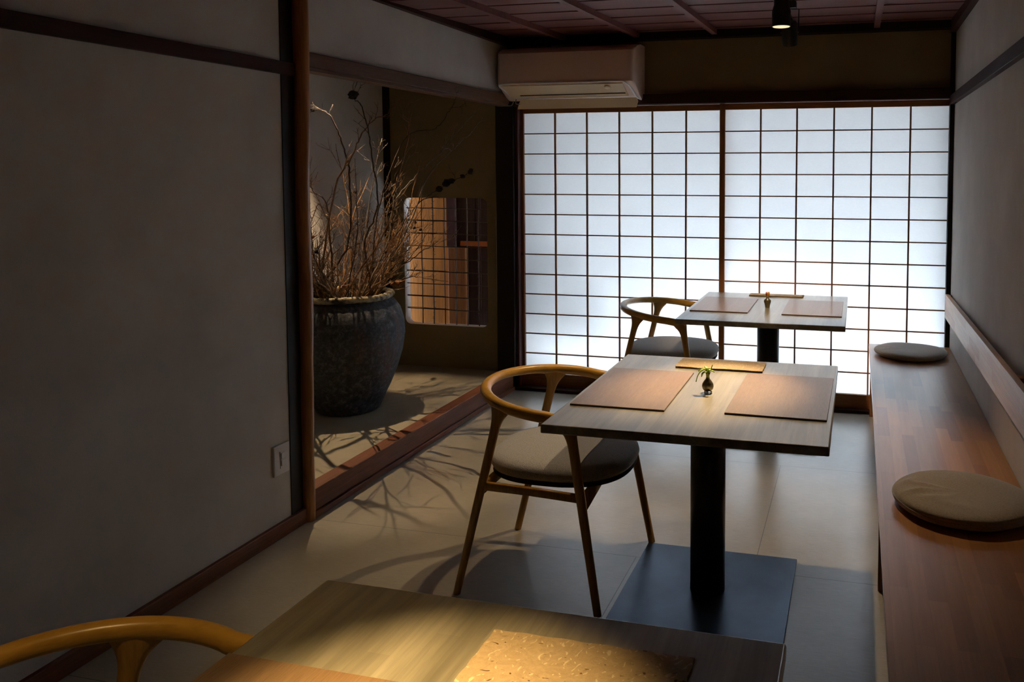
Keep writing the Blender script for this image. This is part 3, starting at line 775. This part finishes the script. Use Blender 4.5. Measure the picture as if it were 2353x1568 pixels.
# pale rim line around the outlet
rim = catmull([(0.05, -0.165, 0.030), (0.03, -0.235, 0.066), (0.012, -0.283, 0.092), (0.04, -0.2975, 0.104), (0.2, -0.2985, 0.105), (0.5, -0.2985, 0.105), (0.80, -0.2985, 0.105), (0.845, -0.293, 0.101), (0.865, -0.26, 0.083), (0.878, -0.20, 0.050), (0.886, -0.14, 0.020), (0.893, -0.06, 0.010), (0.897, -0.004, 0.012)], 5)
MB().sweep(rim, 0.0062, 8, ref=(0, 0, 1)).build('outlet_rim', 'ac_rim', ac, smooth=True)
MB().sweep([(0.06, -0.160, 0.024), (0.4, -0.163, 0.022), (0.835, -0.166, 0.024)], [(0.0045, 0.006)] * 3, 8, ref=(0, 0, 1)).build('outlet_rim', 'ac_rim', ac, smooth=True)
ol = MB(); n0 = len(ol.v)
ol.v += [(0.05, -0.170, 0.022), (0.84, -0.170, 0.022), (0.835, -0.285, 0.090), (0.035, -0.285, 0.090)]
ol.v += [(x, y_ + 0.004, z + 0.006) for x, y_, z in ol.v[:4]]
ol.f += [(0, 1, 2, 3), (7, 6, 5, 4), (0, 4, 5, 1), (1, 5, 6, 2), (2, 6, 7, 3), (3, 7, 4, 0)]
ol.build('outlet_panel', 'ac_inner', ac)
MB().sweep([(0.12, -0.196, 0.036), (0.83, -0.200, 0.038)], [(0.003, 0.004)] * 2, 6, ref=(0, 0, 1)).build('outlet_slot', 'switch_gap', ac)
MB().lathe([(0.001, 0), (0.020, 0.0), (0.021, 0.004), (0.001, 0.0045)], 20).build('sensor', 'ac_inner', ac, smooth=True, loc=(0.73, -0.262, 0.073)).rotation_euler = (radians(150), 0, 0)
# hinged flap hanging below
fl_ = MB()
front = [(0.115, -0.178, 0.012), (0.895, -0.178, 0.012), (0.902, -0.160, -0.012), (0.884, -0.140, -0.047), (0.076, -0.140, -0.047), (0.094, -0.160, -0.012)]
fl_.v += front + [(x, y_ + 0.006, z + 0.001) for x, y_, z in front]
k = len(front); fl_.f += [tuple(range(k)), tuple(reversed(range(k, 2 * k)))] + [(i, (i + 1) % k, k + (i + 1) % k, k + i) for i in range(k)]
fl_.build('louvre_flap', 'ac_inner', ac, bevel=0.001)
MB().lathe([(0.006, 0), (0.006, 0.003)], 12).build('side_button', 'switch_gap', ac, loc=(Wd - 0.003, -0.045, 0.19)).rotation_euler = (0, pi / 2, 0)
MB().sweep(catmull([(0.03, -0.10, 0.016), (0.028, -0.10, 0.0), (0.018, -0.10, -0.016), (0.0, -0.102, -0.020), (-0.085, -0.10, -0.019)], 4), 0.0035, 8, ref=(0, 1, 0)).build('drain_pipe', 'pipe', ac, smooth=True)
MB().sweep(catmull([(0.075, -0.16, 0.016), (0.076, -0.17, -0.004), (0.088, -0.185, -0.016), (0.115, -0.19, -0.018)], 4), 0.0035, 8, ref=(0, 1, 0)).build('flap_arm', 'pipe', ac, smooth=True)
for x in (0.27, 0.72):
    MB().box(x - 0.010, x + 0.010, -0.07, -0.055, 0.348, 0.385).build('mounting_bracket', 'grey_metal', ac)

# ------------------------------------------------------------------ pot with dry branches
PX, PY, PZ = -0.655, -1.075, 0.112
pot = empty('ceramic_pot', (PX, PY, PZ), 'huge dark glazed ceramic jar with a pale coiled lip in the alcove', 'pot')
pp = [(0.02, 0.0), (0.165, 0.0), (0.178, 0.010), (0.205, 0.070), (0.245, 0.150), (0.285, 0.245), (0.317, 0.350), (0.330, 0.440), (0.325, 0.520), (0.304, 0.590), (0.272, 0.636), (0.252, 0.652), (0.242, 0.660), (0.236, 0.640), (0.270, 0.58), (0.290, 0.50), (0.285, 0.35), (0.19, 0.10), (0.02, 0.06)]
mb = MB(); rs = []
rn = random.Random(5)
for r, z in pp:
    rs.append(mb.ring([(r * (1 + 0.006 * sin(3 * a + z * 9)) * cos(a), r * (1 + 0.006 * sin(2 * a + z * 5)) * sin(a), z) for a in [2 * pi * i / 72 for i in range(72)]]))
mb.skin(rs); mb.build('jar_body', 'pot', pot, smooth=True)
rim = []; rr = []
for i in range(145):
    a = 2 * pi * i / 144
    rim.append((0.254 * cos(a), 0.254 * sin(a), 0.672 + 0.002 * sin(5 * a)))
    rr.append((0.0185 + 0.0015 * sin(36 * a), 0.0185 + 0.0015 * sin(36 * a + 1)))
MB().sweep(rim, rr, 12, ref=(0, 0, 1)).build('coiled_lip', 'pot_rim', pot, smooth=True)

def clampx(p): return Vector((max(AX + 0.03, p.x), max(-2.2, min(p.y, -0.04)), min(2.3, p.z)))
def branch(pts, r0, matn, label, seed, twigs=14, tl=0.16, group='dry branches standing in the jar', pods=(), nub=0, r1=0.0014, into=None):
    rn = random.Random(seed)
    path = [clampx(p) for p in catmull(pts, 9)]
    # small natural wobble
    for i in range(1, len(path)):
        path[i] = clampx(path[i] + Vector((rn.uniform(-1, 1), rn.uniform(-1, 1), rn.uniform(-1, 1))) * 0.004)
    n = len(path); rad = [r0 + (r1 - r0) * (i / (n - 1)) ** 0.8 for i in range(n)]
    mb = (into or MB()).sweep(path, rad, 7)
    def twig(p, d, L, r, depth):
        r = max(r, 0.0013); k = 6; q = [Vector(p)]; d = d.normalized()
        for i in range(k):
            d = (d + Vector((rn.uniform(-1, 1), rn.uniform(-1, 1), rn.uniform(-0.7, 1.0))) * 0.30).normalized()
            q.append(clampx(q[-1] + d * L / k))
        mb.sweep(q, [r + (0.0005 - r) * i / k for i in range(k + 1)], 5)
        if depth > 0:
            for _ in range(2 + (rn.random() < 0.5)):
                i = rn.randint(2, k - 1)
                dd = (q[i] - q[i - 1]).normalized() + Vector((rn.uniform(-1, 1), rn.uniform(-1, 1), rn.uniform(-.5, .8))) * 0.9
                twig(q[i], dd, L * rn.uniform(.35, .6), r * 0.6, depth - 1)
    for _ in range(twigs):
        i = rn.randint(int(n * 0.22), n - 2)
        d = (path[i + 1] - path[i]).normalized() + Vector((rn.uniform(-1, 1), rn.uniform(-1, 1), rn.uniform(-.3, .6))) * 0.8
        twig(path[i], d, tl * rn.uniform(.5, 1.25), rad[i] * 0.45 + 0.0005, 1)
    for _ in range(nub):
        i = rn.randint(int(n * 0.15), n - 2); d = Vector((rn.uniform(-1, 1), rn.uniform(-1, 1), rn.uniform(-.4, 1))).normalized()
        mb.sweep([path[i], path[i] + d * (rad[i] + 0.006)], [0.0022, 0.0012], 5)
    if into: return None
    base = path[0].copy()
    mb.v = [(x - base.x, y_ - base.y, z - base.z) for x, y_, z in mb.v]
    o = mb.build('dry_branch', matn, None, smooth=True, loc=base)
    tag(o, label, 'branch', group)
    for (fr, s_) in pods:
        c_ = path[min(n - 1, int(fr * (n - 1)))] - base + Vector((rn.uniform(-.008, .008), rn.uniform(-.008, .008), rn.uniform(-.008, .008)))
        pm = MB(); nn = 10; rs = []
        for j in range(1, 8):
            a = pi * j / 8
            rs.append(pm.ring([(c_.x + s_ * (1 + .55 * rn.uniform(-1, 1)) * sin(a) * cos(2 * pi * i / nn), c_.y + s_ * (1 + .55 * rn.uniform(-1, 1)) * sin(a) * sin(2 * pi * i / nn), c_.z + s_ * cos(a)) for i in range(nn)]))
        pm.skin(rs); pm.build('seed_pod', 'pod', o)
    return o
def mouth(a, r=0.17, dz=0.655): return Vector((PX + r * cos(a), PY + r * sin(a), PZ + dz))
def root(a): return Vector((PX - 0.10 * cos(a), PY - 0.10 * sin(a), PZ + 0.30))
# branches whose run can be followed in the photograph, as points in the room
def traced(run, a, **kw):
    pts = [root(a), mouth(a, 0.14)] + [Vector(q) for q in run]
    return branch(pts, **kw)
traced([(-0.7125, -1.15, 1.2849), (-0.7648, -1.2, 1.3848), (-0.79, -1.25, 1.4952)], radians(150), r0=0.0095, matn='twig_dark', label='thick dark branch leaning left behind the log post', seed=11, twigs=16, tl=0.14, nub=25, pods=((0.93, 0.020),))
traced([(-0.6158, -1.1, 1.084), (-0.5846, -1.12, 1.4827), (-0.6146, -1.14, 1.6545), (-0.6713, -1.15, 1.7965), (-0.7388, -1.16, 1.8458), (-0.8213, -1.16, 1.8227)], radians(200), r0=0.0085, matn='twig_dark', label='dark branch arching over to the left with a knobbly tip', seed=12, twigs=8, tl=0.10, pods=((0.99, 0.016), (0.94, 0.011)))
traced([(-0.5566, -1.3, 1.3887), (-0.4686, -1.28, 1.5665), (-0.4089, -1.26, 1.7013), (-0.3335, -1.25, 1.7809), (-0.2771, -1.22, 1.8077), (-0.2402, -1.2, 1.8697)], radians(240), r0=0.0078, matn='twig', label='golden-lit branch sweeping up and curling right at the top', seed=13, twigs=9, tl=0.12)
traced([(-0.4447, -1.2, 1.0963), (-0.2965, -1.3, 1.32), (-0.2612, -1.42, 1.6435), (-0.2773, -1.46, 1.8329), (-0.3141, -1.48, 1.8744), (-0.2992, -1.5, 1.9521)], radians(60), r0=0.0075, matn='twig_dark', label='tallest thin branch with a single black pod near the beam', seed=14, twigs=6, tl=0.10, pods=((0.90, 0.024),))
traced([(-0.4251, -1.0, 1.0796), (-0.4082, -0.95, 1.3048), (-0.2928, -0.9, 1.4692), (-0.1532, -0.88, 1.5957), (-0.0172, -0.86, 1.7535), (0.1026, -0.85, 1.8771)], radians(-20), r0=0.0065, matn='twig_grey', label='longest grey branch reaching up right towards the air conditioner', seed=15, twigs=9, tl=0.13)
traced([(-0.341, -0.95, 1.128), (-0.2086, -0.9, 1.4694), (-0.0743, -0.86, 1.6209), (0.0267, -0.85, 1.7084), (0.1051, -0.84, 1.8029)], radians(-10), r0=0.0055, matn='twig_grey', label='second grey branch reaching right just below the longest one', seed=16, twigs=9, tl=0.11)
traced([(-0.517, -0.8, 1.0605), (-0.4239, -0.7, 1.2679), (-0.3289, -0.6, 1.3725), (-0.2306, -0.5, 1.4471), (-0.1409, -0.45, 1.5017)], radians(20), r0=0.0060, matn='twig_dark', label='branch with a row of black seed pods above the lattice window', seed=17, twigs=5, tl=0.08, pods=((0.72, 0.020), (0.76, 0.026), (0.80, 0.018), (0.89, 0.014), (0.965, 0.016), (0.995, 0.014)))
traced([(-0.4774, -1.0, 1.2808), (-0.3478, -0.92, 1.6842), (-0.173, -0.88, 1.7469), (-0.0982, -0.85, 1.8482), (-0.0588, -0.85, 1.8951)], radians(0), r0=0.0060, matn='twig_dark', label='dark thin branch bending right beneath the alcove beam', seed=18, twigs=9, tl=0.10)
traced([(-0.3156, -0.95, 0.976), (-0.1732, -0.9, 1.0766), (-0.0591, -0.85, 1.1131)], radians(-15), r0=0.0055, matn='twig', label='low twiggy branch crossing in front of the lattice window', seed=19, twigs=14, tl=0.14)
traced([(-0.3458, -0.95, 0.873), (-0.2078, -0.92, 0.8737), (-0.0875, -0.9, 0.8547)], radians(-5), r0=0.0045, matn='twig', label='lowest short branch stretched sideways across the lattice window', seed=20, twigs=12, tl=0.11)
traced([(-0.2963, -1.2, 1.1959), (-0.2085, -1.25, 1.4368), (-0.1129, -1.28, 1.7159), (-0.1383, -1.3, 1.8027)], radians(-60), r0=0.0070, matn='twig', label='upright thorny brown branch right of the golden one', seed=21, twigs=12, tl=0.13, nub=30)
traced([(-0.5563, -1.35, 1.1066), (-0.597, -1.38, 1.3201), (-0.6477, -1.4, 1.2031), (-0.6841, -1.4, 1.0609)], radians(210), r0=0.0050, matn='twig', label='looping thin branch at the left edge beside the log post', seed=22, twigs=14, tl=0.12)
# the dense bundle between them
rn = random.Random(99)
tangle = MB()
for k in range(58):
    a = rn.uniform(0, 2 * pi); lean = rn.uniform(0.05, 0.48); hgt = rn.uniform(0.35, 0.95)
    if k < 32: hgt = rn.uniform(0.25, 0.55); lean = rn.uniform(0.1, 0.42)
    tip = mouth(a, 0.15) + Vector((cos(a) * lean + 0.05, sin(a) * lean, hgt))
    mid = mouth(a, 0.16) + Vector((cos(a) * lean * rn.uniform(.2, .8), sin(a) * lean * rn.uniform(.2, .8), hgt * 0.5)) + Vector((rn.uniform(-.05, .05), rn.uniform(-.05, .05), 0))
    args = ([root(a + 0.2), mouth(a, rn.uniform(0.08, 0.18)), mid, tip], rn.uniform(0.0048, 0.0105), rn.choice(('twig', 'twig_dark', 'twig_dark', 'twig_grey')))
    if k % 5 in (0, 2):
        branch(*args, 'one of the crooked dry twiggy branches bundled in the middle of the jar', 200 + k, twigs=12, tl=0.17, nub=14,
               pods=((1.0, 0.010),) if k % 5 == 0 else ())
    else:
        branch(*args, '', 200 + k, twigs=12, tl=0.17, nub=14, into=tangle)
tag(tangle.build('twig_tangle', 'twig', smooth=True), 'thicket of fine tangled dry twigs filling the mouth of the jar', 'twigs', None, 'stuff')
# curled leaves at the lip
def dry_leaf(p, s_, label, rz):
    o = empty('dried_leaf', p, label, 'leaf', None, rz)
    mb = MB()
    pth = catmull([(-s_, 0, 0.0), (-s_ * 0.4, 0.01, s_ * 0.22), (s_ * 0.3, 0, s_ * 0.28), (s_, 0, 0.6 * s_)], 5)
    rad = [(max(0.002, s_ * 0.42 * sin(pi * min(1, 0.1 + 0.85 * i / (len(pth) - 1))) * (1 + 0.2 * sin(i * 2.1))), s_ * 0.16) for i in range(len(pth))]
    mb.sweep(pth, rad, 10, ref=(0, 0, 1)); mb.build('blade', 'dry_leaf', o, smooth=True)
    MB().sweep([(s_, 0, 0.6 * s_), (s_ * 1.5, 0, s_ * 0.85)], [0.003, 0.002], 6).build('stalk', 'dry_leaf', o)
    return o
q = Vector((-0.2492, -1.2, 0.8689)); dry_leaf(q, 0.042, 'curled brown dry leaf hanging right of the jar lip', -0.2)
q = Vector((-0.4797, -1.345, 0.8661)); dry_leaf(q, 0.024, 'small curled dry leaf stuck on the front of the jar lip', 1.2)
q = Vector((-0.6387, -1.4, 1.1374)); dry_leaf(q, 0.022, 'small curled dry leaf high on the left by the log post', 0.4)

# ------------------------------------------------------------------ lamps
def spotlight(name, loc, aim, label, power, cone, blend, h=0.16, r0=0.034, r1=0.042, col=WARM, mount=None, bright=True, size=0.013, hot=None, body=None):
    """loc: centre of the lens"""
    t = empty(name, loc, label, 'lamp', 'black ceiling spotlights')
    d = (Vector(aim) - Vector(loc)).normalized(); q = (Vector(body) if body else d).to_track_quat('-Z', 'Y').to_matrix().to_4x4()
    def tf(mb): mb.v = [tuple(q @ Vector(v_)) for v_ in mb.v]; return mb
    hs = MB().lathe([(r1 - 0.003, 0.012), (r1 - 0.002, 0.0), (r1, 0.0), (r1, h * 0.42), (r0, h * 0.60), (r0, h), (0.002, h)], 32, cap=False)
    smooth_by_angle(tf(hs).build('lamp_housing', 'black_metal', t))
    tf(MB().lathe([(0.001, -0.0015), (r1 - 0.005, -0.001), (r1 - 0.003, 0.009), (0.001, 0.009)], 32)).build('lens', 'lens' if bright else 'grey_metal', t, smooth=False)
    top = CZ(loc[1]) - loc[2] - 0.002
    MB().box(-0.013, 0.013, -0.012, 0.012, h * 0.8, max(h * 0.8 + 0.02, top)).build('stem', 'black_metal', t)
    MB().box(-0.028, 0.028, -0.045, 0.045, top - 0.045, top - 0.006).build('adapter', 'black_metal', t, bevel=0.002)
    if power:
        l = bpy.data.lights.new('spot', 'SPOT'); lo = bpy.data.objects.new('bulb', l); C.objects.link(lo); lo.parent = t
        l.energy = power; l.spot_size = radians(cone); l.spot_blend = blend; l.color = col; l.shadow_soft_size = size
        lo.location = d * 0.012
        lo.rotation_euler = d.to_track_quat('-Z', 'Y').to_euler()
    if hot:                                   # the reflector's bright core inside the same lamp
        l = bpy.data.lights.new('spot', 'SPOT'); lo = bpy.data.objects.new('bulb', l); C.objects.link(lo); lo.parent = t
        l.energy = hot[0]; l.spot_size = radians(hot[1]); l.spot_blend = 1.0; l.color = col; l.shadow_soft_size = size
        lo.location = d * 0.012
        lo.rotation_euler = (Vector(hot[2]) - Vector(loc)).to_track_quat('-Z', 'Y').to_euler()
    return t
track = MB().box(-0.017, 0.017, -3.7, 0, 0, 0.028)
tk = tag(track.build('lamp_track', 'black_metal', loc=(1.875, -1.1, 2.315)), 'black lighting track running along the ceiling above the tables', 'track')
spotlight('spotlight', (1.868, -1.500, 2.145), (1.68, -2.28, 0.0), 'lit black spotlight shining down on the middle table', 66.0, 75, 0.6, body=(0, 0, -1), hot=(400.0, 28, (1.70, -2.40, 0.727)))
spotlight('spotlight', (1.22, -2.05, 2.245), (1.02, -2.45, 0.0), 'black spotlight fixed to the ceiling over the middle chair', 33.0, 52, 0.5)
# second head hanging in its yoke, turned away towards the farthest table
s2 = empty('spotlight', (1.892, -1.33, 2.145), 'unlit-looking black spotlight in a yoke, hanging right behind the lit one', 'lamp', 'black ceiling spotlights')
TILT = radians(24)
hs = MB().lathe([(0.036, -0.058), (0.037, -0.055), (0.037, 0.040), (0.030, 0.050), (0.002, 0.052)], 32, cap=False).build('lamp_housing', 'black_metal', s2)
smooth_by_angle(hs); hs.rotation_euler = (TILT, 0, 0)
ln = MB().lathe([(0.001, -0.010), (0.034, -0.010), (0.034, -0.006), (0.001, -0.006)], 32).build('lens', 'lens', s2); ln.rotation_euler = (TILT, 0, 0)
MB().sweep([(-0.040, 0, 0.0), (-0.041, 0, 0.105), (0.041, 0, 0.105), (0.040, 0, 0.0)], [(0.008, 0.003)] * 4, 8, ref=(0, 1, 0), power=4).build('yoke', 'black_metal', s2)
MB().box(-0.034, 0.030, -0.03, 0.03, 0.108, 0.140).build('gear_box', 'grey_metal', s2, bevel=0.002)
MB().box(-0.024, 0.024, -0.03, 0.03, 0.140, 0.170).build('adapter', 'black_metal', s2, bevel=0.002)
MB().sweep([(-0.01, 0, 0.108), (0.0, 0.012, 0.075), (0.014, 0.012, 0.048)], 0.004, 6).build('lamp_cord', 'black_metal', s2)
l = bpy.data.lights.new('spot', 'SPOT'); lo = bpy.data.objects.new('bulb', l); C.objects.link(lo); lo.parent = s2
l.energy = 100.0; l.spot_size = radians(44); l.spot_blend = 0.7; l.color = WARM; l.shadow_soft_size = 0.02
lo.location = (0, 0, -0.02); lo.rotation_euler = (Vector((1.76, -0.58, 0.72)) - Vector((1.892, -1.33, 2.02))).to_track_quat('-Z', 'Y').to_euler()
spotlight('spotlight', (1.33, -4.62, 2.06), (1.18, -4.45, 0.72), 'black spotlight fixed to the ceiling over the nearest table', 17.0, 66, 0.9, hot=(300.0, 30, (1.62, -4.36, 0.727)), col=(1.0, 0.66, 0.27))
# downlight in the alcove above the jar
dl = spotlight('spotlight', (-0.74, -0.95, 2.235), (-0.54, -1.28, 0.1), 'black spotlight inside the alcove above the jar', 130.0, 60, 0.35, size=0.004)
dl.children[2].scale = (1, 1, 1)
